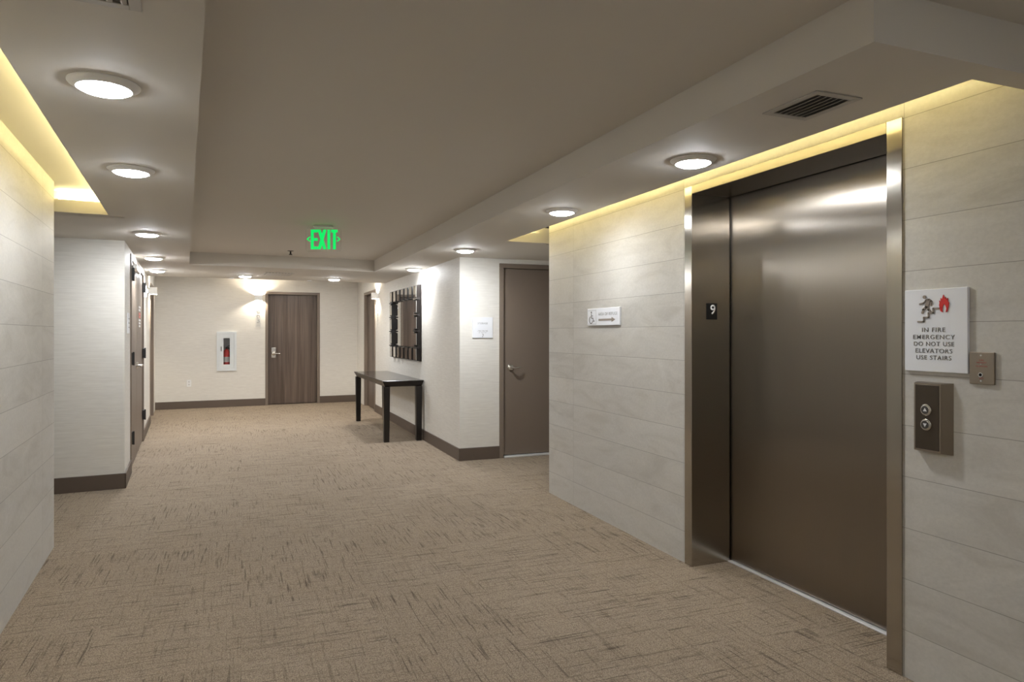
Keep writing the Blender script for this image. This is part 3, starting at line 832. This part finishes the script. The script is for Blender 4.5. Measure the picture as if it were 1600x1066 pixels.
# ------------------------------------------------------------------ air vents
def vent(x, y, rz, hx, hy, label, nblade, curved):
    o = empty('ceiling_vent', (x, y, ZS), rz)
    tag(o, label, 'vent')
    f = MB()
    ix, iy = hx - .028, hy - .028
    for q in ((-hx, -ix, -hy, hy), (ix, hx, -hy, hy), (-ix, ix, -hy, -iy), (-ix, ix, iy, hy)):
        f.box(q[0], q[1], q[2], q[3], -0.005, 0.0, 0.0015, 1)
    f.build('vent_frame', VENTM, o)
    MB().box(-ix, ix, -iy, iy, -0.0008, -0.0002).build('vent_throat', VENT_T, o)
    p = 2 * ix / nblade
    for k in range(nblade):
        m = MB(); x0 = -ix + k * p
        if curved:      # deep fins whose lower edge rounds up to the frame at the near end
            xt, xb = x0 + p * .78, x0 + p * .78 - 0.010
            prof = [(iy, -0.003), (iy - .010, -0.009), (iy - .03, -0.010)]
            for j in range(9):
                t = PI / 2 * j / 8
                prof.append((-iy + .060 - .060 * math.sin(t), -0.003 - 0.007 * math.cos(t)))
            lay = []
            for dx in (0.0, 0.0035):
                lay.append([m.bm.verts.new((xt + (xb - xt) * (-z - .003) / .007 + dx, y_, z)) for y_, z in prof])
            n = len(prof)
            m.bm.faces.new(lay[0]); m.bm.faces.new(lay[1][::-1])
            for j in range(n): m.bm.faces.new((lay[0][j], lay[0][(j + 1) % n], lay[1][(j + 1) % n], lay[1][j]))
        else:
            a = [m.bm.verts.new(v) for v in ((x0 + .2 * p, -iy, -.002), (x0 + .2 * p, iy, -.002), (x0 + .9 * p, iy, -.012), (x0 + .9 * p, -iy, -.012))]
            b = [m.bm.verts.new((v.co.x + .002, v.co.y, v.co.z + .0015)) for v in a]
            m.bm.faces.new(a); m.bm.faces.new(b[::-1])
            for i in range(4): m.bm.faces.new((a[i], a[(i + 1) % 4], b[(i + 1) % 4], b[i]))
        m.build('blade', VENTM, o)
    return o
vent(1.905, 1.888, 0.0, 0.104, 0.131, 'square air vent with curved blades on the soffit in front of the elevator', 6, True)
vent(0.47, 9.93, A, 0.19, 0.24, 'air vent on the end soffit between the two disc lights', 8, False)
vent(-0.345, 1.80, A, 0.122, 0.150, 'air vent cut off by the top edge on the left soffit', 6, True)

# ------------------------------------------------------------------ exit sign, sprinklers
ES = 0.0
xs = empty('exit_sign', (0.69, 6.36, ZC), math.radians(-20))
tag(xs, 'green lit EXIT sign hanging from the raised ceiling', 'exit sign')
MB().box(-0.085, 0.085, -0.035, 0.035, -0.022, 0.0, 0.006, 2).build('canopy', TRIMW, xs)
pz0, pz1, pw = -0.232, -0.020, 0.157
pn = MB(); rad = 0.022; poly = []
for cxx, czz, a0 in ((pw - rad, pz1 - rad, 0), (-pw + rad, pz1 - rad, 90), (-pw + rad, pz0 + rad, 180), (pw - rad, pz0 + rad, 270)):
    for k in range(7):
        t_ = math.radians(a0 + 15 * k); poly.append((cxx + rad * math.cos(t_), czz + rad * math.sin(t_)))
pn.prism_y(poly, -0.004, 0.004); pn.build('acrylic_panel', ACRYL, xs)
g = MB(); gy0, gy1 = -0.0065, -0.0042
zb, zt = -0.214, -0.036; sw = 0.026
def rect(x0, x1, z0, z1): g.box(x0, x1, gy0, gy1, z0, z1)
rect(-0.112, -0.112 + sw, zb, zt)
for z0 in (zb, (zb + zt) / 2 - .013, zt - sw): rect(-0.112 + sw, -0.050, z0, z0 + sw)
xc = -0.012; zm = (zb + zt) / 2
g.prism_y([(xc - .040, zt), (xc - .011, zt), (xc + .040, zb), (xc + .011, zb)], gy0, gy1)
g.prism_y([(xc + .011, zt), (xc + .040, zt), (xc - .011, zb), (xc - .040, zb)], gy0 - .0004, gy1 + .0002)
rect(0.036, 0.036 + sw, zb, zt)
rect(0.086, 0.086 + sw, zb, zt - sw); rect(0.070, 0.128, zt - sw, zt)
g.build('exit_lettering', GREEN, xs)
MB().stroke_y([(-0.122, -0.104), (-0.144, -0.122), (-0.122, -0.140)], 0.010, gy0, gy1).build('direction_arrow', GREEN, xs)
MB().stroke_y([(0.126, -0.104), (0.147, -0.122), (0.126, -0.140)], 0.010, gy0, gy1).build('direction_arrow', GREEN, xs)

sp = empty('ceiling_sprinkler', (0.539, 8.43, ZC)); tag(sp, 'dark pendant sprinkler head on the raised ceiling near the exit sign', 'sprinkler')
MB().lathe([(0.035, 0.0), (0.034, -0.006), (0.014, -0.010)], (0, 0, 0), 'Z', 24).build('escutcheon', plain('dull_metal', (0.22, 0.20, 0.18, 1), 0.4, 0.8), sp, True)
MB().lathe([(0.009, -0.008), (0.009, -0.035), (0.022, -0.046), (0.022, -0.049)], (0, 0, 0), 'Z', 20).build('deflector', BLACKM, sp, True)
for x, y, lab in ((0.98, 11.0, 'small flat white sprinkler cover on the end soffit right of the vent'), (-0.133, 10.92, 'small flat white sprinkler cover on the end soffit left of the vent')):
    tag(MB().lathe([(0.036, 0.0), (0.036, -0.005), (0.030, -0.009), (0.001, -0.010)], (0, 0, 0), 'Z', 28).build('sprinkler_cover', WHITE, loc=(x, y, ZS), smooth=True), lab, 'sprinkler cover')
